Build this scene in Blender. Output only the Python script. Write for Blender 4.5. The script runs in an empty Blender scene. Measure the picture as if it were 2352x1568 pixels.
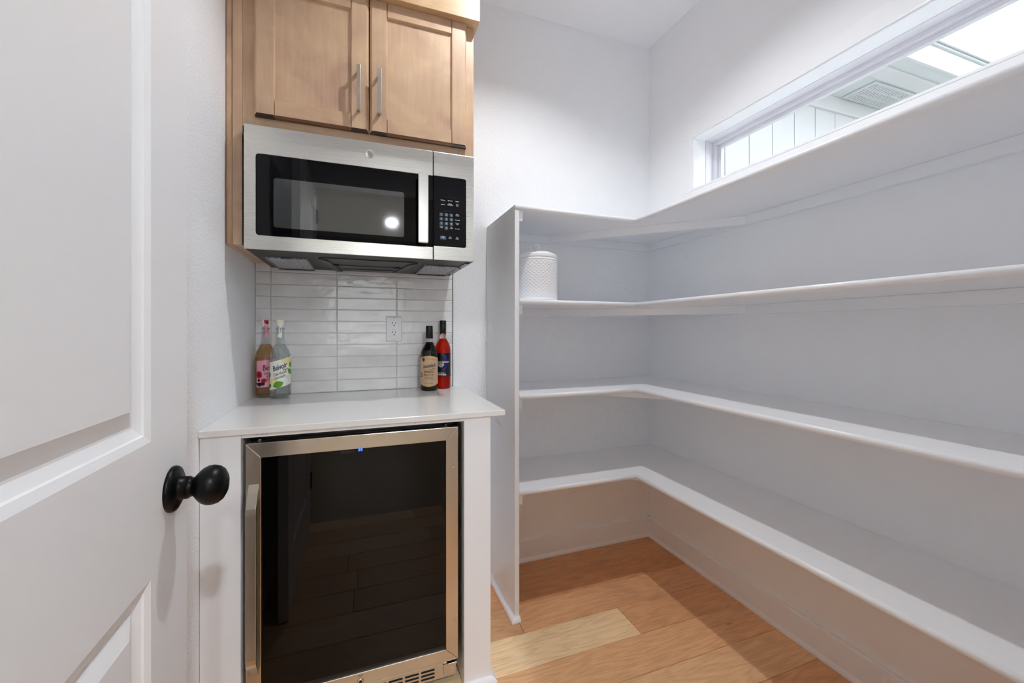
import bpy, math, random
from mathutils import Vector
random.seed(7)
R = math.radians
S = bpy.context.scene
COL = S.collection

# ------------------------------------------------------------------ camera
CAMZ = 1.1393
cam_d = bpy.data.cameras.new('camera')
cam = bpy.data.objects.new('camera', cam_d); COL.objects.link(cam)
cam.location = (0, 0, CAMZ)
cam.rotation_euler = (R(90), 0, R(-20.2335))
cam_d.sensor_width = 36; cam_d.sensor_fit = 'HORIZONTAL'
cam_d.lens = 949.48 / 2352 * 36
cam_d.shift_y = -26.5 / 2352
cam_d.clip_start = 0.02
S.camera = cam

# ------------------------------------------------------------------ world and exposure
W = bpy.data.worlds.new('sky'); S.world = W; W.use_nodes = True
wn = W.node_tree; wn.nodes.clear()
sky = wn.nodes.new('ShaderNodeTexSky'); sky.sky_type = 'HOSEK_WILKIE'
sky.sun_direction = (0.35, -0.55, 0.75); sky.turbidity = 6.0; sky.ground_albedo = 0.4
mixw = wn.nodes.new('ShaderNodeMix'); mixw.data_type = 'RGBA'; mixw.inputs[0].default_value = 0.72
mixw.inputs[7].default_value = (0.96, 0.985, 1.0, 1)
wn.links.new(sky.outputs[0], mixw.inputs[6])
bg = wn.nodes.new('ShaderNodeBackground'); bg.inputs[1].default_value = 4.6
wo = wn.nodes.new('ShaderNodeOutputWorld')
wn.links.new(mixw.outputs[2], bg.inputs[0]); wn.links.new(bg.outputs[0], wo.inputs[0])
vs = S.view_settings
vs.view_transform = 'Standard'; vs.look = 'None'; vs.gamma = 1; vs.use_curve_mapping = False
vs.exposure = 0.20
LAMP_W, HALL_W = 12.0, 35.0
S.cycles.max_bounces = 18; S.cycles.diffuse_bounces = 16; S.cycles.glossy_bounces = 4
S.cycles.transmission_bounces = 10; S.cycles.transparent_max_bounces = 24
S.cycles.use_adaptive_sampling = True; S.cycles.adaptive_threshold = .12; S.cycles.adaptive_min_samples = 12; S.cycles.caustics_reflective = False; S.cycles.sample_clamp_indirect = 4.0

# ------------------------------------------------------------------ materials
def lin(c): return tuple(((x/255)/12.92 if x/255 <= .04045 else ((x/255+.055)/1.055)**2.4) for x in c)
def nodes(name):
    m = bpy.data.materials.new(name); m.use_nodes = True
    nt = m.node_tree; b = nt.nodes['Principled BSDF']
    return m, nt, b
def mat(name, rgb, rough=.5, metal=0, bump=None, ior=None, srgb=True, coat=0, aniso=None, spec=None, emit=None):
    m, nt, b = nodes(name)
    c = lin(rgb) if srgb else rgb
    b.inputs['Base Color'].default_value = (*c, 1); b.inputs['Roughness'].default_value = rough
    b.inputs['Metallic'].default_value = metal
    if ior: b.inputs['IOR'].default_value = ior
    if coat: b.inputs['Coat Weight'].default_value = coat; b.inputs['Coat Roughness'].default_value = .06
    if spec is not None: b.inputs['Specular IOR Level'].default_value = spec
    if emit: b.inputs['Emission Color'].default_value = (*lin(emit[0]), 1); b.inputs['Emission Strength'].default_value = emit[1]
    if bump:
        sc, st, dist = bump[:3]; stretch = bump[3] if len(bump) > 3 else (1, 1, 1)
        tc = nt.nodes.new('ShaderNodeTexCoord'); mp = nt.nodes.new('ShaderNodeMapping'); mp.inputs['Scale'].default_value = stretch
        nz = nt.nodes.new('ShaderNodeTexNoise'); nz.inputs['Scale'].default_value = sc; nz.inputs['Detail'].default_value = 1
        bp = nt.nodes.new('ShaderNodeBump'); bp.inputs['Strength'].default_value = st; bp.inputs['Distance'].default_value = dist
        nt.links.new(tc.outputs['Object'], mp.inputs[0]); nt.links.new(mp.outputs[0], nz.inputs[0])
        nt.links.new(nz.outputs[0], bp.inputs['Height']); nt.links.new(bp.outputs[0], b.inputs['Normal'])
    return m
def ramp(nt, a, b, c0, c1):
    r = nt.nodes.new('ShaderNodeValToRGB'); e = r.color_ramp.elements
    e[0].position = a; e[0].color = (*c0, 1); e[1].position = b; e[1].color = (*c1, 1); return r
def N(nt, t, **kw):
    n = nt.nodes.new(t)
    for k, v in kw.items():
        if k in n.inputs: n.inputs[k].default_value = v
        else: setattr(n, k, v)
    return n
def mult(nt, a, b, fac=1.0, mode='MULTIPLY'):
    m = nt.nodes.new('ShaderNodeMix'); m.data_type = 'RGBA'; m.blend_type = mode; m.inputs[0].default_value = fac
    nt.links.new(a, m.inputs[6])
    if isinstance(b, tuple): m.inputs[7].default_value = b
    else: nt.links.new(b, m.inputs[7])
    return m.outputs[2]

WALLC = (240, 242, 245)
M = {}
M['wall'] = mat('wall_paint', WALLC, .72, bump=(165, .75, .0024))
M['wall_smooth'] = mat('shelf_wall_paint', WALLC, .65)
M['ceiling'] = mat('ceiling_paint', (240, 242, 245), .8)
M['trim'] = mat('white_semigloss', (241, 243, 246), .32)
M['door'] = mat('door_paint', (238, 240, 243), .38)
M['black'] = mat('black_matte', (12, 12, 13), .35)
M['knob'] = mat('black_knob', (3, 3, 4), .34, spec=.22)
M['dark_plastic'] = mat('dark_plastic', (15, 15, 16), .42)
M['grey_plastic'] = mat('grey_plastic', (70, 72, 75), .45)
M['slot'] = mat('slot_black', (4, 4, 4), .7)
M['white_plastic'] = mat('white_plastic', (228, 228, 234), .28)
M['plate_white'] = mat('plate_white', (228, 228, 231), .22)
M['edge_trim'] = mat('edge_trim', (122, 124, 126), .35, .9)
M['grout'] = mat('grout', (206, 206, 205), .85)
M['nickel'] = mat('brushed_nickel', (205, 199, 188), .30, 1)
M['screw'] = mat('screw_steel', (200, 196, 188), .25, 1)
M['ceramic'] = mat('white_ceramic', (238, 239, 241), .30)
M['hall_wall'] = mat('hall_paint', (214, 214, 206), .75)
M['hall_floor'] = mat('hall_oak', (158, 132, 108), .30, bump=(20, .1, .001, (1, 8, 1)))
M['ext_white'] = mat('siding_white', (186, 188, 193), .6, bump=(60, .15, .002, (6, 6, 1)))
M['ext_soffit'] = mat('soffit_paint', (180, 186, 191), .7)
M['roof'] = mat('roof_shingle', (198, 200, 202), .9, bump=(40, .8, .01))
M['ground'] = mat('patio_concrete', (196, 192, 184), .9, bump=(30, .4, .004))
M['lens'] = mat('lamp_lens', (255, 255, 255), .5, emit=((255, 247, 235), 5))
M['gasket'] = mat('gasket', (20, 20, 21), .5)
M['raw_wood'] = mat('raw_pine', (196, 160, 116), .6, bump=(30, .3, .002, (1, 1, 8)))

def steel(name, rgb, rough, stretch):
    m, nt, b = nodes(name)
    b.inputs['Base Color'].default_value = (*lin(rgb), 1); b.inputs['Metallic'].default_value = 1
    tc = N(nt, 'ShaderNodeTexCoord'); mp = N(nt, 'ShaderNodeMapping'); mp.inputs['Scale'].default_value = stretch
    nz = N(nt, 'ShaderNodeTexNoise', Scale=60.0, Detail=4.0)
    nt.links.new(tc.outputs['Object'], mp.inputs[0]); nt.links.new(mp.outputs[0], nz.inputs[0])
    mr = N(nt, 'ShaderNodeMapRange'); mr.inputs[3].default_value = rough*.8; mr.inputs[4].default_value = rough*1.25
    nt.links.new(nz.outputs[0], mr.inputs[0]); nt.links.new(mr.outputs[0], b.inputs['Roughness'])
    bp = N(nt, 'ShaderNodeBump', Strength=.035, Distance=.0004)
    nt.links.new(nz.outputs[0], bp.inputs['Height']); nt.links.new(bp.outputs[0], b.inputs['Normal'])
    return m
M['steel'] = steel('brushed_steel', (214, 212, 205), .26, (.12, 1, 40))
M['steel_warm'] = steel('brushed_steel_cooler', (208, 200, 187), .2, (.12, 1, 34))
M['steel_pull'] = steel('brushed_steel_pull', (214, 212, 207), .24, (34, 1, .12))
M['steel_vert'] = steel('brushed_steel_vertical', (206, 196, 180), .24, (34, 1, .12))

def glass_black(name, rgb, ior, rough=.03):
    return mat(name, rgb, rough, 0, ior=ior, spec=.2)
M['mw_glass'] = glass_black('black_glass', (4, 4, 6), 1.55)
M['panel_glass'] = glass_black('panel_glass', (10, 10, 16), 1.5, .06)
M['cooler_glass'] = glass_black('smoked_glass', (5, 4, 3), 1.62, .02)
def mesh_window():
    m, nt, b = nodes('window_mesh')
    tc = N(nt, 'ShaderNodeTexCoord'); mp = N(nt, 'ShaderNodeMapping'); mp.inputs['Scale'].default_value = (520, 1, 520)
    vo = N(nt, 'ShaderNodeTexVoronoi', Scale=1.0); vo.inputs['Randomness'].default_value = 0.0
    rp = ramp(nt, .3, .42, lin((70, 74, 72)), lin((40, 43, 44)))
    nt.links.new(tc.outputs['Object'], mp.inputs[0]); nt.links.new(mp.outputs[0], vo.inputs[0])
    nt.links.new(vo.outputs[0], rp.inputs[0]); nt.links.new(rp.outputs[0], b.inputs['Base Color'])
    b.inputs['Roughness'].default_value = .04; b.inputs['IOR'].default_value = 2.05
    return m
M['mw_mesh'] = mesh_window()
M['key_dark'] = mat('key_dark', (5, 6, 10), .12, spec=.2)

def filter_mat():
    m, nt, b = nodes('filter_mesh')
    tc = N(nt, 'ShaderNodeTexCoord'); vo = N(nt, 'ShaderNodeTexVoronoi', Scale=260.0)
    rp = ramp(nt, .15, .6, lin((236, 238, 244)), lin((110, 112, 118)))
    nt.links.new(tc.outputs['Object'], vo.inputs[0]); nt.links.new(vo.outputs[0], rp.inputs[0]); nt.links.new(rp.outputs[0], b.inputs['Base Color'])
    b.inputs['Metallic'].default_value = .15; b.inputs['Roughness'].default_value = .4
    return m
M['filter'] = filter_mat()

def cabinet_wood(name, base, dark, light, axis='z'):
    m, nt, b = nodes(name)
    tc = N(nt, 'ShaderNodeTexCoord'); oi = N(nt, 'ShaderNodeObjectInfo')
    ad = N(nt, 'ShaderNodeVectorMath', operation='ADD')
    sc = N(nt, 'ShaderNodeVectorMath', operation='SCALE'); sc.inputs[0].default_value = (7, 3, 5)
    nt.links.new(oi.outputs['Random'], sc.inputs['Scale'])
    nt.links.new(tc.outputs['Object'], ad.inputs[0]); nt.links.new(sc.outputs[0], ad.inputs[1])
    mp = N(nt, 'ShaderNodeMapping'); mp.inputs['Scale'].default_value = (1, 1, .07) if axis == 'z' else (.07, 1, 1)
    nt.links.new(ad.outputs[0], mp.inputs[0])
    g = N(nt, 'ShaderNodeTexNoise', Scale=95.0, Detail=6.0, Roughness=.65); nt.links.new(mp.outputs[0], g.inputs[0])
    bl = N(nt, 'ShaderNodeTexNoise', Scale=7.0, Detail=3.0, Distortion=.8); nt.links.new(ad.outputs[0], bl.inputs[0])
    r1 = ramp(nt, .3, .72, lin(dark), lin(light)); nt.links.new(bl.outputs[0], r1.inputs[0])
    r2 = ramp(nt, .3, .7, (.90, .89, .88), (1.04, 1.04, 1.04)); nt.links.new(g.outputs[0], r2.inputs[0])
    c = mult(nt, r1.outputs[0], r2.outputs[0])
    nt.links.new(c, b.inputs['Base Color']); b.inputs['Roughness'].default_value = .36
    bp = N(nt, 'ShaderNodeBump', Strength=.10, Distance=.001); nt.links.new(g.outputs[0], bp.inputs['Height']); nt.links.new(bp.outputs[0], b.inputs['Normal'])
    return m
M['wood_v'] = cabinet_wood('stained_maple_vertical', (188, 152, 120), (190, 156, 132), (214, 184, 150), 'z')
M['wood_h'] = cabinet_wood('stained_maple_horizontal', (188, 152, 120), (190, 156, 130), (212, 182, 148), 'x')
M['wood_crown'] = cabinet_wood('stained_maple_crown', (200, 168, 126), (192, 158, 120), (214, 184, 142), 'x')
M['edge_shade'] = mat('rail_bevel_shade', (128, 92, 66), .34)  # shade of the down-facing rail bevel, put into the colour
M['end_grain'] = mat('end_grain_dark_stain', (58, 46, 42), .35)

def oak():
    m, nt, b = nodes('oak_plank')
    tc = N(nt, 'ShaderNodeTexCoord'); oi = N(nt, 'ShaderNodeObjectInfo')
    sc = N(nt, 'ShaderNodeVectorMath', operation='SCALE'); sc.inputs[0].default_value = (13, 9, 0)
    nt.links.new(oi.outputs['Random'], sc.inputs['Scale'])
    ad = N(nt, 'ShaderNodeVectorMath', operation='ADD'); nt.links.new(tc.outputs['Object'], ad.inputs[0]); nt.links.new(sc.outputs[0], ad.inputs[1])
    # cathedral figure: distance field warped, stretched along the plank (x)
    mp = N(nt, 'ShaderNodeMapping'); mp.inputs['Scale'].default_value = (1.1, 6.5, 1); nt.links.new(ad.outputs[0], mp.inputs[0])
    n1 = N(nt, 'ShaderNodeTexNoise', Scale=2.2, Detail=2.0, Distortion=.35); nt.links.new(mp.outputs[0], n1.inputs[0])
    ml = N(nt, 'ShaderNodeMath', operation='MULTIPLY'); ml.inputs[1].default_value = 46.0; nt.links.new(n1.outputs[0], ml.inputs[0])
    sn = N(nt, 'ShaderNodeMath', operation='SINE'); nt.links.new(ml.outputs[0], sn.inputs[0])
    mr = N(nt, 'ShaderNodeMapRange'); mr.inputs[1].default_value = -1; mr.inputs[2].default_value = 1; nt.links.new(sn.outputs[0], mr.inputs[0])
    r1 = ramp(nt, .0, .8, (.84, .80, .76), (1.03, 1.03, 1.03)); nt.links.new(mr.outputs[0], r1.inputs[0])
    mp2 = N(nt, 'ShaderNodeMapping'); mp2.inputs['Scale'].default_value = (3, 70, 1); nt.links.new(ad.outputs[0], mp2.inputs[0])
    n2 = N(nt, 'ShaderNodeTexNoise', Scale=3.4, Detail=5.0, Roughness=.7); nt.links.new(mp2.outputs[0], n2.inputs[0])
    r2 = ramp(nt, .32, .68, (.80, .76, .72), (1.17, 1.16, 1.15)); nt.links.new(n2.outputs[0], r2.inputs[0])
    mp3 = N(nt, 'ShaderNodeMapping'); mp3.inputs['Scale'].default_value = (3.2, 7, 1); nt.links.new(ad.outputs[0], mp3.inputs[0])
    vo = N(nt, 'ShaderNodeTexVoronoi', Scale=1.0); nt.links.new(mp3.outputs[0], vo.inputs[0])
    r3 = ramp(nt, .012, .07, (.42, .36, .31), (1, 1, 1)); nt.links.new(vo.outputs[0], r3.inputs[0])
    n4 = N(nt, 'ShaderNodeTexNoise', Scale=3.0, Detail=2.0); nt.links.new(ad.outputs[0], n4.inputs[0])
    r4 = ramp(nt, .35, .65, (.95, .94, .93), (1.10, 1.09, 1.08)); nt.links.new(n4.outputs[0], r4.inputs[0])
    c = mult(nt, oi.outputs['Color'], r1.outputs[0], .55)
    c = mult(nt, c, r2.outputs[0], .85); c = mult(nt, c, r3.outputs[0], .8); c = mult(nt, c, r4.outputs[0])
    nt.links.new(c, b.inputs['Base Color']); b.inputs['Roughness'].default_value = .42
    bp = N(nt, 'ShaderNodeBump', Strength=.12, Distance=.0008); nt.links.new(n2.outputs[0], bp.inputs['Height']); nt.links.new(bp.outputs[0], b.inputs['Normal'])
    return m
M['oak'] = oak()

def tile_mat():
    m, nt, b = nodes('glazed_tile')
    tc = N(nt, 'ShaderNodeTexCoord'); oi = N(nt, 'ShaderNodeObjectInfo')
    sc = N(nt, 'ShaderNodeVectorMath', operation='SCALE'); sc.inputs[0].default_value = (17, 0, 11); nt.links.new(oi.outputs['Random'], sc.inputs['Scale'])
    ad = N(nt, 'ShaderNodeVectorMath', operation='ADD'); nt.links.new(tc.outputs['Object'], ad.inputs[0]); nt.links.new(sc.outputs[0], ad.inputs[1])
    n1 = N(nt, 'ShaderNodeTexNoise', Scale=9.0, Detail=3.0); nt.links.new(ad.outputs[0], n1.inputs[0])
    r1 = ramp(nt, .3, .7, lin((222, 221, 219)), lin((240, 239, 240))); nt.links.new(n1.outputs[0], r1.inputs[0])
    mr = N(nt, 'ShaderNodeMapRange'); mr.inputs[3].default_value = .93; mr.inputs[4].default_value = 1.04; nt.links.new(oi.outputs['Random'], mr.inputs[0])
    vm = N(nt, 'ShaderNodeVectorMath', operation='SCALE'); nt.links.new(r1.outputs[0], vm.inputs[0]); nt.links.new(mr.outputs[0], vm.inputs['Scale'])
    nt.links.new(vm.outputs[0], b.inputs['Base Color']); b.inputs['Roughness'].default_value = .10
    mp = N(nt, 'ShaderNodeMapping'); mp.inputs['Scale'].default_value = (.8, 1, 1.3); nt.links.new(ad.outputs[0], mp.inputs[0])
    n2 = N(nt, 'ShaderNodeTexNoise', Scale=24.0, Detail=1.5, Distortion=.1); nt.links.new(mp.outputs[0], n2.inputs[0])
    bp = N(nt, 'ShaderNodeBump', Strength=.55, Distance=.0028); nt.links.new(n2.outputs[0], bp.inputs['Height']); nt.links.new(bp.outputs[0], b.inputs['Normal'])
    return m
M['tile'] = tile_mat()

def quartz():
    m, nt, b = nodes('white_quartz')
    tc = N(nt, 'ShaderNodeTexCoord'); vo = N(nt, 'ShaderNodeTexVoronoi', Scale=230.0); nt.links.new(tc.outputs['Object'], vo.inputs[0])
    n = N(nt, 'ShaderNodeTexNoise', Scale=60.0); nt.links.new(tc.outputs['Object'], n.inputs[0])
    r = ramp(nt, .10, .17, lin((206, 201, 194)), lin((232, 231, 228))); nt.links.new(vo.outputs[0], r.inputs[0])
    nt.links.new(r.outputs[0], b.inputs['Base Color']); b.inputs['Roughness'].default_value = .16
    return m
M['quartz'] = quartz()

def window_glass(name='window_glass', tint=(.96, .98, .98)):
    m = bpy.data.materials.new(name); m.use_nodes = True; nt = m.node_tree; nt.nodes.clear()
    t = nt.nodes.new('ShaderNodeBsdfTransparent'); t.inputs[0].default_value = (*tint, 1)
    g = nt.nodes.new('ShaderNodeBsdfGlossy'); g.inputs['Roughness'].default_value = .01
    lw = nt.nodes.new('ShaderNodeLayerWeight'); pw = nt.nodes.new('ShaderNodeMath'); pw.operation = 'POWER'; pw.inputs[1].default_value = 5
    nt.links.new(lw.outputs['Facing'], pw.inputs[0]); f = nt.nodes.new('ShaderNodeMapRange'); f.inputs[3].default_value = .04; f.inputs[4].default_value = .9; nt.links.new(pw.outputs[0], f.inputs[0])
    x = nt.nodes.new('ShaderNodeMixShader'); o = nt.nodes.new('ShaderNodeOutputMaterial')
    nt.links.new(f.outputs[0], x.inputs[0]); nt.links.new(t.outputs[0], x.inputs[1]); nt.links.new(g.outputs[0], x.inputs[2]); nt.links.new(x.outputs[0], o.inputs[0])
    return m
M['pane'] = window_glass()
def bottle_glass(name, rgb, clear=0):
    m, nt, b = nodes(name)
    b.inputs['Base Color'].default_value = (*rgb, 1); b.inputs['Roughness'].default_value = .01
    b.inputs['Transmission Weight'].default_value = 1; b.inputs['IOR'].default_value = 1.46
    if clear:
        t = nt.nodes.new('ShaderNodeBsdfTransparent'); t.inputs[0].default_value = (*rgb, 1)
        x = nt.nodes.new('ShaderNodeMixShader'); x.inputs[0].default_value = clear; o = nt.nodes['Material Output']
        nt.links.new(b.outputs[0], x.inputs[1]); nt.links.new(t.outputs[0], x.inputs[2]); nt.links.new(x.outputs[0], o.inputs[0])
    return m
M['glass_thin'] = window_glass('bottle_glass_shell', (.97, .985, .985)); M['glass_clear'] = bottle_glass('clear_glass', (.985, .995, .995))
M['liquid_clear'] = bottle_glass('lemonade', (.97, .98, .99), .75); M['liquid_clear'].node_tree.nodes['Principled BSDF'].inputs['IOR'].default_value = 1.33
M['liquid_pink'] = bottle_glass('rose_lemonade', (.93, .74, .55), .7); M['liquid_pink'].node_tree.nodes['Principled BSDF'].inputs['IOR'].default_value = 1.33
M['liquid_red'] = bottle_glass('rose_wine', (.86, .09, .015), .35)
M['wine_neck'] = bottle_glass('pale_rose_glass', (.95, .74, .64))
M['coffee'] = mat('dark_coffee_bottle', (10, 7, 6), .08, ior=1.5)
for nme, c in dict(lab_white=(236, 238, 228), lab_pink=(232, 158, 178), lab_tan=(206, 172, 138), lab_black=(10, 9, 22), ink=(12, 14, 12), ink_white=(235, 235, 235), yellow=(232, 222, 120), pale_yellow=(238, 232, 176), green=(92, 160, 30), dkgreen=(52, 120, 30), red=(190, 20, 44), darkred=(120, 8, 26), gold=(196, 150, 60), blue=(36, 20, 170), redbadge=(206, 30, 36), inkgrey=(120, 128, 136), keygrey=(70, 88, 100), keyblue=(62, 88, 128), keyhead=(44, 54, 58), cap_black=(8, 8, 9), brandgrey=(58, 56, 56)).items():
    M[nme] = mat('print_' + nme, c, .4)
M['led'] = mat('blue_led', (20, 60, 255), .4, emit=((50, 95, 255), 3.2))

# ------------------------------------------------------------------ mesh helpers
class MB:
    def __init__(s): s.v, s.f, s.mi, s.sm = [], [], [], []
    def add(s, vs, fs, mi=0, smooth=False):
        o = len(s.v); s.v += [tuple(p) for p in vs]
        for f in fs: s.f.append(tuple(i+o for i in f)); s.mi.append(mi); s.sm.append(smooth)
        return s
    def box(s, x0, x1, y0, y1, z0, z1, mi=0, face_mi=None):
        v = [(x0,y0,z0),(x1,y0,z0),(x1,y1,z0),(x0,y1,z0),(x0,y0,z1),(x1,y0,z1),(x1,y1,z1),(x0,y1,z1)]
        f = [(0,3,2,1),(4,5,6,7),(0,1,5,4),(1,2,6,5),(2,3,7,6),(3,0,4,7)]   # bottom, top, -y, +x, +y, -x
        o = len(s.v); s.v += v
        for k, q in enumerate(f): s.f.append(tuple(i+o for i in q)); s.mi.append(face_mi.get(k, mi) if face_mi else mi); s.sm.append(False)
        return s
    def prism(s, pts, axis, a0, a1, mi=0, smooth=False):
        """closed outline pts (2d) swept from a0 to a1 along axis; 2d = the two other axes in x,y,z order"""
        def P(p, a):
            return (a, p[0], p[1]) if axis == 'x' else (p[0], a, p[1]) if axis == 'y' else (p[0], p[1], a)
        n = len(pts); v = [P(p, a0) for p in pts] + [P(p, a1) for p in pts]
        f = [tuple(range(n-1, -1, -1)), tuple(range(n, 2*n))]
        s.add(v, f, mi)
        o = len(s.v) - 2*n
        for i in range(n):
            j = (i+1) % n; s.f.append((o+i, o+j, o+n+j, o+n+i)); s.mi.append(mi); s.sm.append(smooth)
        return s
    def lathe(s, prof, c, axis='z', n=40, mi=0, smooth=True, loop=False):
        """prof: (r, h) along axis from c"""
        vs = []; m = len(prof)
        for r, h in prof:
            for k in range(n):
                a = 2*math.pi*k/n; p, q = r*math.cos(a), r*math.sin(a)
                vs.append((c[0]+p, c[1]+q, c[2]+h) if axis == 'z' else (c[0]+h, c[1]+p, c[2]+q) if axis == 'x' else (c[0]+p, c[1]+h, c[2]+q))
        fs = [(i*n+k, i*n+(k+1) % n, (i+1)*n+(k+1) % n, (i+1)*n+k) for i in range(m-1) for k in range(n)]
        if loop:
            fs += [((m-1)*n+k, (m-1)*n+(k+1) % n, (k+1) % n, k) for k in range(n)]
            return s.add(vs, fs, mi, smooth)
        fs += [tuple(range(n-1, -1, -1)), tuple((m-1)*n+k for k in range(n))]
        s.add(vs, fs, mi, smooth)
        s.sm[-1] = s.sm[-2] = False
        return s
    def tube(s, path, r, n=10, mi=0):
        vs = []; m = len(path)
        for i, p in enumerate(path):
            d = (Vector(path[min(i+1, m-1)]) - Vector(path[max(i-1, 0)])).normalized()
            a = d.orthogonal().normalized(); b = d.cross(a)
            for k in range(n):
                t = 2*math.pi*k/n; vs.append(tuple(Vector(p) + a*r*math.cos(t) + b*r*math.sin(t)))
        fs = [(i*n+k, i*n+(k+1) % n, (i+1)*n+(k+1) % n, (i+1)*n+k) for i in range(m-1) for k in range(n)]
        fs += [tuple(range(n-1, -1, -1)), tuple((m-1)*n+k for k in range(n))]
        return s.add(vs, fs, mi, True)
ORG = {}
def link(name, mb, mats, parent=None, bevel=0, seg=2, origin=None):
    org = Vector(ORG[parent.name]) if parent else Vector(origin or (0, 0, 0))
    me = bpy.data.meshes.new(name)
    me.from_pydata([tuple(Vector(p) - org) for p in mb.v], [], mb.f)
    for m in (mats if isinstance(mats, (list, tuple)) else [mats]): me.materials.append(M[m])
    for p, mi, sm in zip(me.polygons, mb.mi, mb.sm): p.material_index = mi; p.use_smooth = sm
    me.update()
    import bmesh
    bm = bmesh.new(); bm.from_mesh(me); bmesh.ops.recalc_face_normals(bm, faces=bm.faces); bm.to_mesh(me); bm.free()
    o = bpy.data.objects.new(name, me); COL.objects.link(o)
    if parent: o.parent = parent
    else: o.location = org
    ORG[o.name] = tuple(org)
    if bevel:
        b = o.modifiers.new('bevel', 'BEVEL'); b.width = bevel; b.segments = seg; b.limit_method = 'ANGLE'; b.angle_limit = R(40)
        b.harden_normals = False
    return o
def tag(o, label=None, cat=None, group=None, kind=None):
    if label: o['label'] = label
    if cat: o['category'] = cat
    if group: o['group'] = group
    if kind: o['kind'] = kind
    return o
def thing(name, loc, label, cat, group=None):
    o = bpy.data.objects.new(name, None); COL.objects.link(o); o.location = loc; o.empty_display_size = .05
    ORG[o.name] = tuple(loc); return tag(o, label, cat, group)
def struct(name, mb, mats, label=None, parent=None, bevel=0):
    o = link(name, mb, mats, parent, bevel)
    if not parent: o['kind'] = 'structure'
    if label: o['label'] = label
    return o
def text_mesh(txt, size, align='CENTER', shear=0, bold=0, spacing=1.0):
    """flat lettering as (verts2d, faces)"""
    cu = bpy.data.curves.new('lettering', 'FONT'); cu.body = txt; cu.size = size; cu.align_x = align; cu.align_y = 'CENTER'
    cu.shear = shear; cu.offset = bold; cu.space_character = spacing; cu.resolution_u = 3
    ob = bpy.data.objects.new('lettering', cu); COL.objects.link(ob)
    bpy.context.view_layer.update()
    me = bpy.data.meshes.new_from_object(ob.evaluated_get(bpy.context.evaluated_depsgraph_get()))
    v = [(p.co.x, p.co.y) for p in me.vertices]; f = [tuple(p.vertices) for p in me.polygons]
    bpy.data.objects.remove(ob); bpy.data.curves.remove(cu); bpy.data.meshes.remove(me)
    return v, f
def flat_text(mb, txt, size, x, z, y, mi=0, **kw):
    v, f = text_mesh(txt, size, **kw); mb.add([(x+p[0], y, z+p[1]) for p in v], f, mi)
def rrect(x0, x1, z0, z1, r, n=5, corners='abcd'):
    pts = []
    for nm, cx, cz, a0 in (('a', x1-r, z1-r, 0), ('b', x0+r, z1-r, 90), ('c', x0+r, z0+r, 180), ('d', x1-r, z0+r, 270)):
        if nm in corners:
            for k in range(n+1): a = R(a0+90*k/n); pts.append((cx+r*math.cos(a), cz+r*math.sin(a)))
        else:
            pts.append((x1 if nm in 'ad' else x0, z1 if nm in 'ab' else z0))
    return pts

# ------------------------------------------------------------------ room measures
XL, XR, YB, YF = -.3903, 1.5139, 1.9, .04
ZC = 2.7058
WY0, WY1, WZ0, WZ1 = .30, 1.582, 1.811, 2.073      # window opening
XO = 1.70                                           # outer face of the window wall

# ------------------------------------------------------------------ floor
fl = struct('floor', MB().box(XL-.11, XO, -.08, YB+.11, -.05, -.012), 'raw_wood', 'oak plank floor of the pantry')
PW = .155
tones = [(232, 190, 148), (222, 178, 134), (238, 200, 158), (214, 168, 124), (228, 184, 140), (242, 208, 164), (220, 172, 128), (234, 194, 152)]
fixed = {0: ([.993], [(252, 226, 182), (222, 174, 130)]), 1: ([.5834], [(206, 164, 122), (228, 180, 136)]), 2: ([-.05], [(218, 174, 134), (214, 160, 114)]), 3: ([], [(212, 164, 120)]),
         -1: ([.10], [(236, 194, 150), (236, 190, 144)]), -2: ([.72], [(222, 178, 134), (238, 198, 154)])}
for k in range(-9, 4):
    y0 = 1.288 + k*PW; y1 = y0 + PW
    y0c, y1c = max(y0, -.08), min(y1, YB)
    js, cols = fixed.get(k, ([random.uniform(-.1, 1.2)], [random.choice(tones), random.choice(tones)]))
    xs = [XL] + js + [XR]
    for a, b_, c in zip(xs[:-1], xs[1:], cols):
        g = .0006; e = .0014
        v = [(a+g, y0c+g, -.012), (b_-g, y0c+g, -.012), (b_-g, y1c-g, -.012), (a+g, y1c-g, -.012),
             (a+g, y0c+g, -e), (b_-g, y0c+g, -e), (b_-g, y1c-g, -e), (a+g, y1c-g, -e),
             (a+g+e, y0c+g+e, 0), (b_-g-e, y0c+g+e, 0), (b_-g-e, y1c-g-e, 0), (a+g+e, y1c-g-e, 0)]
        f = [(0,3,2,1), (8,9,10,11)] + [(i, (i+1) % 4, 4+(i+1) % 4, 4+i) for i in range(4)] + [(4+i, 4+(i+1) % 4, 8+(i+1) % 4, 8+i) for i in range(4)]
        p = link('plank', MB().add(v, f), 'oak', fl); p.color = (*lin(c), 1)
hf = struct('floor_hall', MB().box(-1.3, 2.4, -4.6, -.08, -.05, 0), 'hall_floor', 'oak floor of the hall beyond the doorway')

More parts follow.
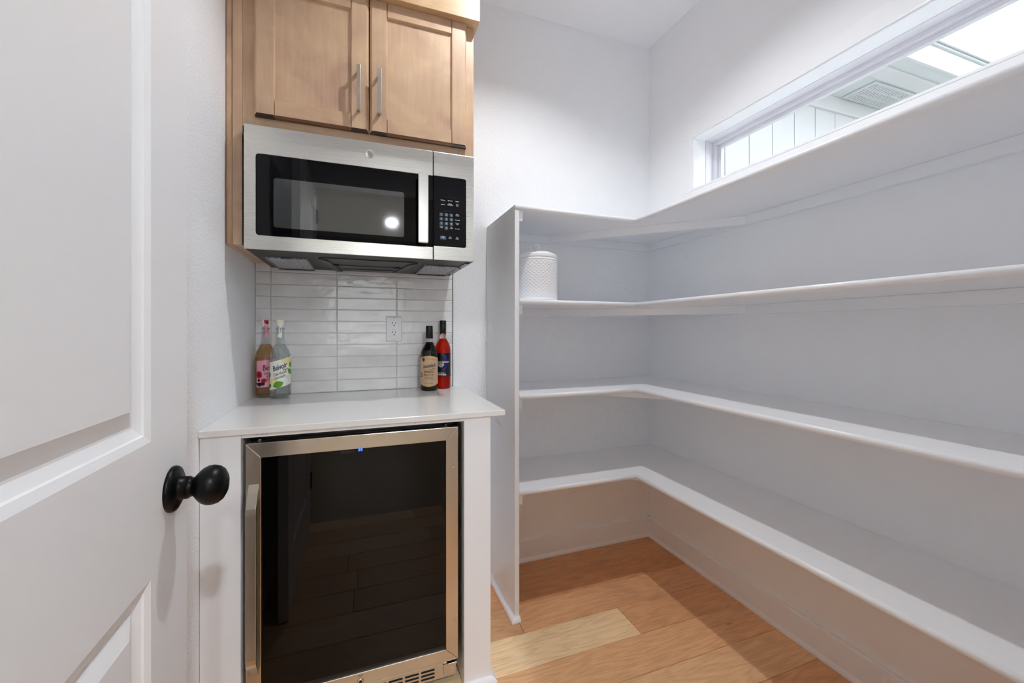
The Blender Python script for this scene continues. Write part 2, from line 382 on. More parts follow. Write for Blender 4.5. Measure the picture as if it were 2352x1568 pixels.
# ------------------------------------------------------------------ walls and ceiling
struct('wall_back', MB().box(XL-.11, XO, YB, YB+.11, -.05, ZC+.12), 'wall', 'white textured back wall')
struct('wall_left', MB().box(XL-.11, XL, -.08, YB, -.05, ZC+.12), 'wall', 'white textured side wall behind the open door')
mb = MB()
mb.box(XR, XO, -.08, YB, -.05, WZ0).box(XR, XO, -.08, YB, WZ1, ZC+.12).box(XR, XO, WY1, YB, WZ0, WZ1).box(XR, XO, -.08, WY0, WZ0, WZ1)
struct('wall_right', mb, 'wall_smooth', 'white wall behind the shelves with a long high window')
OX0, OX1, OZ = -.275, .50, 2.05                     # doorway
mb = MB().box(XL, OX0, -.08, YF, 0, ZC).box(OX1, XR, -.08, YF, 0, ZC).box(OX0, OX1, -.08, YF, OZ, ZC)
struct('wall_front', mb, 'wall', 'white wall with the pantry doorway')
LX, LY, HL = .593, 1.035, .085                    # pantry lamp and half-size of its cut-out
mb = MB().box(XL, LX-HL, -.08, YB, ZC, ZC+.12).box(LX+HL, XR, -.08, YB, ZC, ZC+.12).box(LX-HL, LX+HL, -.08, LY-HL, ZC, ZC+.12).box(LX-HL, LX+HL, LY+HL, YB, ZC, ZC+.12)
struct('ceiling', mb, 'ceiling', 'white pantry ceiling')
struct('ceiling_hall', MB().box(-1.3, 2.4, -4.6, -.08, ZC, ZC+.12), 'ceiling', 'white hall ceiling')
mb = MB().box(-1.42, -1.3, -4.6, -.08, -.05, ZC).box(2.4, 2.52, -4.6, -.08, -.05, ZC).box(-1.3, -.55, -4.72, -4.6, -.05, ZC).box(.85, 2.4, -4.72, -4.6, -.05, ZC).box(-.55, .85, -4.72, -4.6, -.05, .9).box(-.55, .85, -4.72, -4.6, 2.15, ZC)
mb.box(-1.42, XL-.11, -.08, .04, -.05, ZC).box(XO, 2.52, -.08, .04, -.05, ZC)
struct('wall_hall', mb, 'hall_wall', 'pale hall walls beyond the doorway')
def doorcase(name, y0, y1):
    t = .012; w = .07
    mb = MB().box(OX0-w, OX0, y0, y1, 0, OZ+w).box(OX1, OX1+w, y0, y1, 0, OZ+w).box(OX0, OX1, y0, y1, OZ, OZ+w)
    return struct(name, mb, 'trim', 'white casing around the pantry doorway', bevel=.002)
doorcase('trim_1', -.095, -.08)

# baseboards
bprof = [(0, 0), (.022, 0), (.022, .008), (.0165, .016), (.014, .019), (.014, .1), (.011, .106), (0, .106)]
struct('baseboard_back', MB().prism([(YB-p, z) for p, z in bprof], 'x', .589, XR), 'trim', 'white baseboard along the back wall')
struct('baseboard_alcove', MB().prism([(YB-p, z) for p, z in bprof], 'x', .40, .5703), 'trim', 'short white baseboard between counter and shelf panel')
struct('baseboard_right', MB().prism([(XR-p, z) for p, z in bprof], 'y', YF, YB), 'trim', 'white baseboard under the shelves along the window wall')
struct('baseboard_left', MB().prism([(XL+p, z) for p, z in bprof], 'y', YF, 1.28), 'trim', 'white baseboard behind the open door')

# ------------------------------------------------------------------ window
win = bpy.data.objects.new('window_1', None); COL.objects.link(win); win.location = (XR, WY1, WZ0); ORG['window_1'] = (XR, WY1, WZ0)
tag(win, 'long narrow white window high above the top shelf', kind='structure')
cw, ct = .0635, .004
for nm, b_ in (('casing', (XR-ct, XR, WY0-cw, WY1+cw, WZ1, WZ1+cw)), ('casing', (XR-ct, XR, WY0-cw, WY1+cw, WZ0-cw, WZ0)), ('casing', (XR-ct, XR, WY1, WY1+cw, WZ0, WZ1)), ('casing', (XR-ct, XR, WY0-cw, WY0, WZ0, WZ1))):
    link(nm, MB().box(*b_), 'wall_smooth', win, .0015)
def ring(x0, x1, i0, i1, mat_, nm, bev=.002):
    """four boards lining the opening between inset i0 (outer) and i1 (inner)"""
    a0, a1, c0, c1 = WY0+i0, WY1-i0, WZ0+i0, WZ1-i0; d = i1-i0
    for b_ in ((x0, x1, a0, a1, c1-d, c1), (x0, x1, a0, a1, c0, c0+d), (x0, x1, a1-d, a1, c0+d, c1-d), (x0, x1, a0, a0+d, c0+d, c1-d)):
        link(nm, MB().box(*b_), mat_, win, bev)
ring(XR-.006, XR-.001, 0, .006, 'trim', 'edge_bead', .001)
ring(XR-.001, 1.5885, 0, .0115, 'trim', 'jamb_liner', .0025)
ring(1.5895, 1.634, 0, .0125, 'white_plastic', 'frame', .002)
ring(1.634, 1.69, 0, .028, 'white_plastic', 'sash', .002)
ring(1.652, 1.672, .028, .0445, 'white_plastic', 'sash_bead', .0015)
link('pane', MB().box(1.660, 1.664, WY0+.04, WY1-.04, WZ0+.04, WZ1-.04), 'pane', win)

w2 = bpy.data.objects.new('window_2', None); COL.objects.link(w2); w2.location = (.15, -4.6, .9); ORG['window_2'] = (.15, -4.6, .9)
tag(w2, 'tall white window at the far end of the hall', kind='structure')
for b_ in ((-.55, .85, -4.72, -4.6, 2.09, 2.15), (-.55, .85, -4.72, -4.6, .9, .96), (-.55, -.49, -4.72, -4.6, .96, 2.09), (.79, .85, -4.72, -4.6, .96, 2.09), (.125, .175, -4.71, -4.62, .96, 2.09)):
    link('frame', MB().box(*b_), 'white_plastic', w2, .003)
for x0 in (-.49, .175): link('pane', MB().box(x0, x0+.615, -4.67, -4.666, .96, 2.09), 'pane', w2)

# ------------------------------------------------------------------ outside: wing of the house, ground
YW, ZS, YE = 1.95, 2.7693, 1.5146
struct('ground', MB().box(1.70, 60, -60, 60, -.3, -.15).box(-60, 1.70, -60, -4.72, -.3, -.15), 'ground', 'pale patio paving outside the window')
wing = thing('house_wing', (4, YW, -.15), 'white boarded house wing with eave seen through the window', 'building')
link('wall', MB().box(1.70, 6.6, YW+.006, YW+.3, -.15, ZS+.1), 'ext_soffit', wing)
gx = 2.328
while gx > 1.80: gx -= .2043
k = 0
while gx < 6.4:
    x0 = max(gx+.0025, 1.701); link('siding_board', MB().box(x0, gx+.2043-.0025, YW-.003, YW+.006, -.15, ZS-.1), 'ext_white', wing, .0012); gx += .2043
link('frieze_board', MB().box(1.701, 6.6, YW-.022, YW+.006, 2.666, ZS), 'ext_white', wing, .002)
link('soffit', MB().box(1.701, 6.6, YE, YW+.02, ZS, ZS+.012), 'ext_soffit', wing)
link('soffit_trim', MB().box(1.701, 6.6, 1.592, 1.6866, ZS-.014, ZS), 'ext_white', wing, .002)
vent = link('soffit_vent', MB().box(3.165, 3.595, 1.711, 1.915, ZS-.009, ZS), 'ext_soffit', wing, .002)
for r_ in range(3):
    for q in range(16):
        x0 = 3.20+q*.0235
        link('louvre', MB().box(x0, x0+.011, 1.728+r_*.062, 1.728+r_*.062+.046, ZS-.013, ZS-.009), 'ext_white', vent)
link('fascia', MB().box(1.701, 6.6, YE-.02, YE, ZS-.004, 2.893), 'ext_white', wing, .002)
link('drip_edge', MB().box(1.701, 6.6, YE-.034, YE-.0, 2.893, 2.905), 'ext_soffit', wing)
link('roof', MB().prism([(YE-.05, 2.906), (YE-.05, 2.93), (YE+2.5, 4.0), (YE+2.5, 3.97)], 'x', 1.701, 6.6), 'roof', wing)

# ------------------------------------------------------------------ ceiling lamps
def downlight(name, x, y, w, label, can=False):
    t = thing(name, (x, y, ZC), label, 'ceiling light', 'recessed ceiling downlights')
    if can:
        link('trim_ring', MB().lathe([(.084, .0), (.122, -.0005), (.124, -.002), (.118, -.006), (.088, -.007), (.084, -.003)], (x, y, ZC), n=48, loop=True), 'white_plastic', t)
        link('can', MB().lathe([(.084, -.003), (.084, .05), (.036, .0515), (.036, .0535), (.086, .0535), (.086, -.001)], (x, y, ZC), n=48, loop=True), 'dark_plastic', t)
        link('lens', MB().lathe([(.035, .0505), (.035, .0525), (.0, .0525)], (x, y, ZC), n=32), 'lens', t)
        size, h = .062, .047
    else:
        link('trim_ring', MB().lathe([(.052, 0), (.075, 0), (.077, -.002), (.074, -.006), (.056, -.007), (.052, -.004)], (x, y, ZC), n=40, loop=True), 'white_plastic', t)
        link('lens', MB().lathe([(.052, -.001), (.052, -.003), (.03, -.0045), (.0, -.005)], (x, y, ZC), n=32), 'lens', t)
        size, h = .10, -.012
    ld = bpy.data.lights.new('downlight_beam', 'AREA'); ld.shape = 'DISK'; ld.size = size; ld.energy = w; ld.color = (.97, .985, 1) if can else (.88, .94, 1)
    lo = bpy.data.objects.new('downlight_beam', ld); COL.objects.link(lo); lo.parent = t; lo.location = (0, 0, h)
    return t
downlight('recessed_downlight', LX, LY, LAMP_W, 'round recessed downlight in the pantry ceiling', True)
downlight('recessed_downlight', .44, -3.28, HALL_W, 'round recessed downlight at the far end of the hall')
downlight('recessed_downlight', .44, -1.55, HALL_W, 'added unseen fill downlight in the hall near the doorway')  # unseen lamp, added to brighten the hall and fill through the doorway

# ------------------------------------------------------------------ open door
DX, DT, DY0, DY1 = -.26, .035, .045, .802
def door_mesh():
    mb = MB(); zb, zt = .008, 2.035
    pans = [(.16, .681, .991, 1.905), (.16, .681, .235, .8086)]
    prof = [(0, 0), (.010, .0035), (.0115, .0060), (.023, .0110), (.026, .0110), (.048, .0030)]
    ys = [DY0, .16, .681, DY1]; zs = [zb, .235, .8086, .991, 1.905, zt]
    for i in range(3):
        for j in range(5):
            if i == 1 and j in (1, 3): continue
            mb.add([(DX, ys[i], zs[j]), (DX, ys[i+1], zs[j]), (DX, ys[i+1], zs[j+1]), (DX, ys[i], zs[j+1])], [(0, 1, 2, 3)])
    for a, b_, c, d in pans:
        for (o0, d0), (o1, d1) in zip(prof[:-1], prof[1:]):
            q0 = [(DX-d0, a+o0, c+o0), (DX-d0, b_-o0, c+o0), (DX-d0, b_-o0, d-o0), (DX-d0, a+o0, d-o0)]
            q1 = [(DX-d1, a+o1, c+o1), (DX-d1, b_-o1, c+o1), (DX-d1, b_-o1, d-o1), (DX-d1, a+o1, d-o1)]
            mb.add(q0+q1, [(k, (k+1) % 4, 4+(k+1) % 4, 4+k) for k in range(4)])
        o, dd = prof[-1]
        mb.add([(DX-dd, a+o, c+o), (DX-dd, b_-o, c+o), (DX-dd, b_-o, d-o), (DX-dd, a+o, d-o)], [(0, 1, 2, 3)])
    x1 = DX-DT
    v = [(DX, DY0, zb), (DX, DY1, zb), (DX, DY1, zt), (DX, DY0, zt), (x1, DY0, zb), (x1, DY1, zb), (x1, DY1, zt), (x1, DY0, zt)]
    mb.add(v, [(4, 5, 6, 7), (0, 1, 5, 4), (1, 2, 6, 5), (2, 3, 7, 6), (3, 0, 4, 7)])
    import bmesh
    return mb
dr = struct('door_1', door_mesh(), 'door', 'white two-panel door standing open with black knob')
wd = dr.modifiers.new('weld', 'WELD'); wd.merge_threshold = .0002
kp = [(.0, 0), (.0330, 0), (.0330, .003), (.0315, .006), (.0265, .0085), (.018, .010), (.0165, .012), (.0160, .0215), (.0142, .0235), (.0135, .0265), (.0150, .0285), (.0195, .0320), (.0255, .0380), (.0288, .0450), (.0292, .0510), (.0272, .0585), (.0225, .0645), (.0150, .0685), (.006, .0702), (.0, .0705)]
kb = link('door_knob', MB().lathe([(r, h) for r, h in kp[7:]], (DX, .747, .9045), 'x', 40), 'knob', dr); kb['label'] = 'matte black round door knob'
link('rosette', MB().lathe([(r, h) for r, h in kp[:8]], (DX, .747, .9045), 'x', 40), 'knob', kb)
link('latch_plate', MB().box(DX-.029, DX-.006, DY1, DY1+.0012, .875, .934), 'knob', dr)
for z in (.25, 1.05, 1.82): link('hinge', MB().lathe([(.006, 0), (.006, .09)], (DX+.004, DY0-.004, z), n=12), 'knob', dr)

# ------------------------------------------------------------------ wall cabinet
YCF, YD = 1.506, 1.486
cab = thing('wall_cabinet', (0, YCF, 1.40), 'stained light brown two-door wall cabinet above the microwave', 'cabinet')
ZT = 2.42
link('body', MB().box(-.344, .4005, YCF+.019, YB-.002, 1.785, ZT), 'wood_v', cab)
link('filler_strip', MB().box(XL+.001, -.3718, YCF+.002, YB-.003, 1.405, ZT), 'wood_v', cab, .004)
link('side_panel', MB().box(-.3712, -.3446, YCF, YB-.003, 1.4055, ZT), 'wood_v', cab, .0012)
link('frame_stile', MB().box(-.344, -.285, YCF, YCF+.018, 1.779, ZT), 'wood_v', cab, .0008)
link('frame_stile', MB().box(.345, .4015, YCF, YCF+.018, 1.779, ZT), 'wood_v', cab, .0008)
link('frame_rail', MB().box(-.2848, .3448, YCF, YCF+.018, 1.779, 1.84), 'wood_h', cab, .0008)
link('frame_rail', MB().box(-.2848, .3448, YCF, YCF+.018, 2.25, ZT), 'wood_h', cab, .0008)
def cab_door(x0, x1, hx, label):
    z0, z1, sw = 1.8115, 2.272, .0572
    yb = YCF-.0005
    d = link('door', MB().box(x0+sw-.006, x1-sw+.006, YD+.009, yb-.001, z0+sw-.006, z1-sw+.006), 'wood_v', cab); d['label'] = label
    def memb(nm, a, b_, c, e, m, inner, endm=False):
        # outline with an outer bevel and an inner slope on the panel side
        mb = MB(); ob = .007
        ins = {k: (.0032 if k in inner else ob if k in outer(a, b_, c, e) else 0) for k in 'lrbt'}
        dep = {k: (.008 if k in inner else .007) for k in 'lrbt'}
        back = [(a, yb, c), (b_, yb, c), (b_, yb, e), (a, yb, e)]
        yl = YD+.0075
        mid = [(a, yl, c), (b_, yl, c), (b_, yl, e), (a, yl, e)]
        fr = [(a+ins['l'], YD, c+ins['b']), (b_-ins['r'], YD, c+ins['b']), (b_-ins['r'], YD, e-ins['t']), (a+ins['l'], YD, e-ins['t'])]
        mb.add(back+mid+fr, [(3, 2, 1, 0), (8, 9, 10, 11)])
        o = 0
        sides = [(0, 1), (1, 2), (2, 3), (3, 0)]
        for (i, j) in sides:
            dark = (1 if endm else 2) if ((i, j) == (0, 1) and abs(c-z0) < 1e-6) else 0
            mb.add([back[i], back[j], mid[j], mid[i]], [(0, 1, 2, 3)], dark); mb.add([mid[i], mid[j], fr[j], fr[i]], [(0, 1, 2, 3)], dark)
        o = link(nm, mb, [m, 'end_grain', 'edge_shade'], d)
        w = o.modifiers.new('weld', 'WELD'); w.merge_threshold = .0001
    def outer(a, b_, c, e):
        s = ''
        if abs(a-x0) < 1e-6: s += 'l'
        if abs(b_-x1) < 1e-6: s += 'r'
        if abs(c-z0) < 1e-6: s += 'b'
        if abs(e-z1) < 1e-6: s += 't'
        return s
    memb('stile', x0, x0+sw, z0, z1, 'wood_v', 'r', True); memb('stile', x1-sw, x1, z0, z1, 'wood_v', 'l', True)
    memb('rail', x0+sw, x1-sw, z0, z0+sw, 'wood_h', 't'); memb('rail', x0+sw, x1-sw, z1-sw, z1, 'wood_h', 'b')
    mb = MB(); yh = YD-.032; hz0, hz1 = 1.8665, 2.0165; w = .0062
    mb.prism(rrect(hx-w, hx+w, hz0, hz1, .0015, 2), 'y', yh, yh+.0065)
    for z in (hz0+.011, hz1-.011): mb.box(hx-.0045, hx+.0045, yh+.006, YD, z-.0045, z+.0045)
    h = link('handle', mb, 'nickel', d, .0012); h['label'] = 'brushed nickel bar pull'
cab_door(-.3092, .0292, -.0030, 'left shaker door'); cab_door(.0330, .3702, .0630, 'right shaker door')
link('top_trim', MB().box(XL+.001, .4135, 1.46, YB-.002, 2.2665, ZT+.004), 'wood_crown', cab, .0015)

# ------------------------------------------------------------------ microwave
mw = thing('microwave', (.03, 1.7, 1.389), 'stainless steel over-the-counter microwave with black glass door', 'microwave')
MX0, MX1, MXS, MZ0, MZ1, MY = -.334, .3944, .2455, 1.3893, 1.7745, 1.475
link('case', MB().box(MX0+.003, MX1-.003, MY+.027, 1.885, MZ0+.006, MZ1-.004), 'dark_plastic', mw, .002)
def cshape(x0, x1, z0, z1, hx0, hx1, hz0, hz1, r, open_side):
    """outer rectangle with a rounded notch open on one side"""
    def arc(cx, cz, a0, a1, n=6): return [(cx+r*math.cos(R(a0+(a1-a0)*k/n)), cz+r*math.sin(R(a0+(a1-a0)*k/n))) for k in range(n+1)]
    if open_side == 'r':
        return [(x1, z1), (x0, z1), (x0, z0), (x1, z0), (x1, hz0)] + arc(hx0+r, hz0+r, 270, 180) + arc(hx0+r, hz1-r, 180, 90) + [(x1, hz1)]
    return [(x0, z0), (x1, z0), (x1, z1), (x0, z1), (x0, hz1)] + arc(hx1-r, hz1-r, 90, 0) + arc(hx1-r, hz0+r, 0, -90) + [(x0, hz0)]
GZ0, GZ1 = 1.4335, 1.6868
md = link('door', MB().prism(cshape(MX0, MXS-.0012, MZ0, MZ1, -.302, MXS, GZ0, GZ1, .010, 'r'), 'y', MY, MY+.026), 'steel', mw, .0012)
md['label'] = 'steel framed microwave door'
gl = link('door_glass', MB().prism(rrect(-.3035, MXS-.0012, GZ0-.001, GZ1+.001, .0105, 6, 'bc'), 'y', MY+.0012, MY+.024), 'mw_glass', md)
link('viewing_window', MB().prism(rrect(-.2535, .1450, 1.461, 1.6165, .008, 5), 'y', MY+.0006, MY+.0014), 'mw_mesh', gl)
mb = MB(); hy = MY-.036
mb.prism(rrect(.1885, .2235, 1.4395, 1.6790, .004, 3), 'y', hy, hy+.012)
for z in (1.453, 1.662): mb.box(.197, .215, hy+.011, MY+.002, z-.010, z+.010)
link('handle', mb, 'steel_pull', md, .0025, 3)
# round badge with curled monogram
bx, bz = .0305, 1.7335
bd = link('badge', MB().lathe([(.0150, 0), (.0150, -.0010), (.0142, -.0018), (.0132, -.0012), (.0, -.0010)], (bx, MY, bz), 'y', 40), 'nickel', md); bd['label'] = 'round steel badge with curled monogram'
mb = MB()
for cx, cz, rr in ((-.0034, -.0026, .0028), (.0036, -.0026, .0028), (-.0034, .0034, .0024), (.0038, .0032, .0022)):
    mb.tube([(bx+cx+rr*math.cos(a)*(1-.05*k), MY-.0014, bz+cz+rr*math.sin(a)*(1-.05*k)) for k, a in enumerate([R(40*i) for i in range(12)])], .0005, 6)
mb.tube([(bx+.0098*math.cos(R(a)), MY-.0013, bz+.0098*math.sin(R(a))) for a in range(0, 361, 15)], .0004, 6)
link('monogram', mb, 'screw', bd)
cp = link('control_panel', MB().prism(cshape(MXS+.0012, MX1, MZ0, MZ1, MXS, .3648, 1.4385, 1.6885, .008, 'l'), 'y', MY, MY+.026), 'steel', mw, .0012)
kpn = link('keypad', MB().prism(rrect(MXS+.0014, .3655, 1.4378, 1.6892, .0085, 6, 'ad'), 'y', MY+.0012, MY+.024), 'panel_glass', cp)
KY = MY+.0007
xs3 = [.2746, .2928, .3108]; zs4 = [1.5528, 1.5370, 1.5212, 1.5054]
keys = [(x, z) for z in zs4[:3] for x in xs3] + [(xs3[1], zs4[3])]
for x, z in keys: link('button', MB().prism(rrect(x-.0062, x+.0062, z-.0056, z+.0056, .0008, 2), 'y', KY, KY+.001), 'keygrey', cp)
link('button', MB().prism(rrect(.2808-.0108, .2808+.0108, 1.4694-.0056, 1.4694+.0056, .0008, 2), 'y', KY, KY+.001), 'keyblue', cp)
dark_keys = [(x, z) for z in (1.6044, 1.5885) for x in (.2802, .3062, .3321)] + [(.3326, z) for z in zs4] + [(.3062, 1.4691), (.3321, 1.4688)]
for x, z in dark_keys: link('button', MB().prism(rrect(x-.0108, x+.0108, z-.0056, z+.0056, .0008, 2), 'y', KY+.0002, KY+.001), 'key_dark', cp)
mb = MB(); ty = KY-.0003
for (x, z), t in zip(keys, '1234567890'): flat_text(mb, t, .0085, x, z, ty, 0)
for (x, z), t in zip(dark_keys, ('Popcorn', 'Beverage', 'Potato', 'Reheat', 'Defrost\nWeight/Time', 'Cook\nTime', 'Timer\nOn/Off', 'Turntable', 'Surface\nLight', 'Vent Fan', 'Start\nPause', 'Add\n30 Sec')):
    n = t.count('\n'); flat_text(mb, t, .0046 if 'Weight' not in t else .0040, x, z + (.0024 if n else 0), ty, 0, bold=.00008)
for x, t in ((xs3[0], 'Power\nLevel'), (xs3[2], 'Set\nClock')): flat_text(mb, t, .0046, x, zs4[3]+.0024, ty, 0, bold=.00008)
flat_text(mb, 'Cancel\nOff', .0048, .2808, 1.4694+.0024, ty, 0, bold=.00008)
flat_text(mb, 'Convenience Cooking', .0050, .3058, 1.617, ty, 1); flat_text(mb, 'Express Cook', .0050, .2931, 1.5657, ty, 1)
flat_text(mb, 'Hold 3 Sec', .0030, .2928, 1.4965, ty, 1); flat_text(mb, 'Control Lock', .0030, .2808, 1.4605, ty, 1)
link('keypad_lettering', mb, ['ink_white', 'keyhead'], cp)
# underside
link('bottom_panel', MB().box(MX0+.004, MX1-.004, MY+.004, 1.885, MZ0-.0005, MZ0+.006), 'dark_plastic', mw, .001)
for x0, x1, y0, y1 in ((-.304, -.1705, 1.61, 1.868), (.2315, .3635, 1.60, 1.84)):
    f = link('grease_filter', MB().box(x0, x1, y0, y1, MZ0-.005, MZ0), 'filter', mw, .001)
    mb = MB()
    for a in (x0, x1-.006): mb.box(a, a+.006, y0, y1, MZ0-.0065, MZ0-.0045)
    mb.box((x0+x1)/2-.016, (x0+x1)/2+.016, y0-.008, y0+.003, MZ0-.0065, MZ0-.003)
    link('filter_frame', mb, 'edge_trim', f, .0005)
    link('clip_bar', MB().box(x0+.004, x1-.004, y1-.004, y1+.010, MZ0-.008, MZ0), 'black', f)
lc = link('lamp_recess', MB().prism([(-.132, 1.560), (.2015, 1.555), (.1555, 1.835), (-.0887, 1.865)], 'z', MZ0-.003, MZ0), 'black', mw)
link('recess_side', MB().prism([(-.132, 1.560), (-.105, 1.60), (-.0667, 1.865), (-.0887, 1.866)], 'z', MZ0-.007, MZ0-.002), 'grey_plastic', lc)
link('recess_side', MB().prism([(.2015, 1.555), (.176, 1.60), (.1335, 1.837), (.1555, 1.836)], 'z', MZ0-.007, MZ0-.002), 'grey_plastic', lc)
link('lamp_cover', MB().box(-.075, .145, 1.70, 1.745, MZ0-.006, MZ0-.002), 'grey_plastic', lc, .001)
link('lamp_cover', MB().box(-.062, .132, 1.79, 1.835, MZ0-.006, MZ0-.002), 'grey_plastic', lc, .001)
for x in (-.085, .14): link('clip', MB().box(x-.012, x+.012, 1.69, 1.725, MZ0-.008, MZ0-.002), 'dark_plastic', lc, .001)
link('side_flange', MB().box(MX1-.026, MX1-.006, MY+.03, 1.88, MZ0-.003, MZ0), 'edge_trim', mw, .001)
for y in (1.50, 1.62, 1.82): link('bolt', MB().lathe([(.004, 0), (.004, -.0025)], (MX1-.020, y, MZ0-.003), n=12), 'black', mw)

# ------------------------------------------------------------------ tiled backsplash
YT = 1.893
bs = thing('tile_backsplash', (0, YB, .878), 'pale glazed stacked tile backsplash above the counter', 'backsplash')
link('grout', MB().box(XL+.001, .4045, YT+.003, YB-.0005, .8785, 1.43), 'grout', bs)
cols = [(XL+.002, -.3360), (-.3338, -.0906), (-.0884, .1536), (.1558, .4030)]
rows = [(.8797, .9274)] + [(.9292+.0495*i, .9292+.0495*i+.0478) for i in range(10)]
cache = {}
for ci, (a, b_) in enumerate(cols):
    for ri, (c, d) in enumerate(rows):
        w, h = b_-a, d-c; key = (round(w, 5), round(h, 5))
        if key not in cache:
            e = .0022; v = [(0, .006, 0), (w, .006, 0), (w, .006, h), (0, .006, h), (0, .0016, 0), (w, .0016, 0), (w, .0016, h), (0, .0016, h), (e, 0, e), (w-e, 0, e), (w-e, 0, h-e), (e, 0, h-e)]
            f = [(3, 2, 1, 0), (8, 9, 10, 11)] + [(i, (i+1) % 4, 4+(i+1) % 4, 4+i) for i in range(4)] + [(4+i, 4+(i+1) % 4, 8+(i+1) % 4, 8+i) for i in range(4)]
            me = bpy.data.meshes.new('tile'); me.from_pydata(v, [], f); me.materials.append(M['tile']); me.update(); cache[key] = me
        o = bpy.data.objects.new('tile', cache[key]); COL.objects.link(o); o.parent = bs
        o.location = (a, YT-YB+random.uniform(-.0003, .0003), c-.878)
        o.rotation_euler = (random.uniform(-.004, .004), 0, random.uniform(-.003, .003))
link('edge_strip', MB().box(.4046, .4072, YT-.001, YB-.0005, .8785, 1.43), 'edge_trim', bs)

# ------------------------------------------------------------------ outlet
ot = thing('wall_outlet', (.1425, YT, 1.1432), 'white double outlet with cover plate on the tiles', 'outlet')
ox, oz, oy = .1425, 1.1432, YT-.0005
mb = MB(); w, h = .0342, .0555
v = []
for dx, y in ((0, oy), (0, oy-.0025), (.0045, oy-.0055)):
    v += [(ox-w+dx, y, oz-h+dx), (ox+w-dx, y, oz-h+dx), (ox+w-dx, y, oz+h-dx), (ox-w+dx, y, oz+h-dx)]
mb.add(v, [(0, 1, 2, 3), (8, 9, 10, 11)] + [(i, (i+1) % 4, 4+(i+1) % 4, 4+i) for i in range(4)] + [(4+i, 4+(i+1) % 4, 8+(i+1) % 4, 8+i) for i in range(4)])
link('cover_plate', mb, 'plate_white', ot, .0008)
rc = link('receptacle', MB().prism(rrect(ox-.0168, ox+.0168, oz-.0335, oz+.0335, .002, 3), 'y', oy-.0068, oy-.0050), 'white_plastic', ot, .0004)
for zc in (.0210, -.0195):
    link('slot', MB().box(ox-.0074, ox-.0052, oy-.0071, oy-.0060, oz+zc+.0015, oz+zc+.0095), 'slot', rc)
    link('slot', MB().box(ox+.0052, ox+.0074, oy-.0071, oy-.0060, oz+zc+.0022, oz+zc+.0088), 'slot', rc)
    link('ground_hole', MB().lathe([(.0026, 0), (.0026, -.0004), (.0, -.0004)], (ox, oy-.0067, oz+zc-.0055), 'y', 14), 'slot', rc)
link('test_button', MB().box(ox-.0068, ox+.0068, oy-.0080, oy-.006, oz-.0065, oz-.0006), 'plate_white', rc, .0005)
link('test_button', MB().box(ox-.0068, ox+.0068, oy-.0080, oy-.006, oz+.0006, oz+.0070), 'plate_white', rc, .0005)
for zc in (.0485, -.0485): link('screw', MB().lathe([(.0028, 0), (.0028, -.0008), (.0, -.0010)], (ox, oy-.0054, oz+zc), 'y', 14), 'plate_white', ot)

# ------------------------------------------------------------------ counter
YFC, ZCT, ZCB = 1.2762, .8779, .8603
ctp = link('countertop', MB().box(XL+.0005, .447, YFC, YB-.0008, ZCB, ZCT), 'quartz', None, .0016, 2, origin=(0, 1.6, ZCB))
tag(ctp, 'white speckled quartz countertop over the wine cooler', 'countertop')
st = link('support_strip', MB().box(-.2972, .3112, 1.288, 1.312, .8492, ZCB), 'trim', ctp, .0006)
for x in (-.262, -.248, -.238, .16, .296): link('nail_hole', MB().lathe([(.0011, 0), (.0011, -.0006)], (x, 1.2882, .8555), 'y', 10), 'slot', st)
sh = [(0, 0), (.018, 0), (.0178, .005), (.0150, .0118), (.0085, .0165), (.004, .0178), (0, .018)]
def shoe_path(mbx, pts, prof=sh):
    """quarter-round swept along an xy polyline; offset to the right-hand side of travel, mitred"""
    n = len(pts); P = [Vector((*p, 0)) for p in pts]
    offs = []
    for i in range(n):
        ns = []
        if i > 0: d = (P[i]-P[i-1]).normalized(); ns.append(Vector((d.y, -d.x, 0)))
        if i < n-1: d = (P[i+1]-P[i]).normalized(); ns.append(Vector((d.y, -d.x, 0)))
        if len(ns) == 2: m = (ns[0]+ns[1]); m = m / (m.dot(ns[0]))
        else: m = ns[0]
        offs.append(m)
    m_ = len(prof); vs = []
    for i in range(n):
        for o, z in prof: q = P[i]+offs[i]*o; vs.append((q.x, q.y, z))
    fs = [(i*m_+k, i*m_+(k+1) % m_, (i+1)*m_+(k+1) % m_, (i+1)*m_+k) for i in range(n-1) for k in range(m_)]
    fs += [tuple(range(m_)), tuple((n-1)*m_+k for k in range(m_))]
    return mbx.add(vs, fs)
lp = link('counter_support', MB().box(XL+.001, -.2975, 1.285, YB-.001, 0, ZCB-.0005), 'trim', None, .0012, origin=(-.344, 1.5, 0)); tag(lp, 'white painted counter end panel beside the cooler handle', 'panel')
rp_ = link('counter_support', MB().box(.3115, .3997, 1.285, YB-.001, 0, ZCB-.0005), 'trim', None, .0012, origin=(.355, 1.5, 0)); tag(rp_, 'white painted counter end panel with shoe molding, nearest the shelves', 'panel')
link('shoe_molding', shoe_path(MB(), [(.3997, 1.87), (.3997, 1.285), (.3115, 1.285)][::-1]), 'trim', rp_, .0006)
link('shoe_molding', shoe_path(MB(), [(XL+.002, 1.285), (-.2975, 1.285)]), 'trim', lp, .0006)

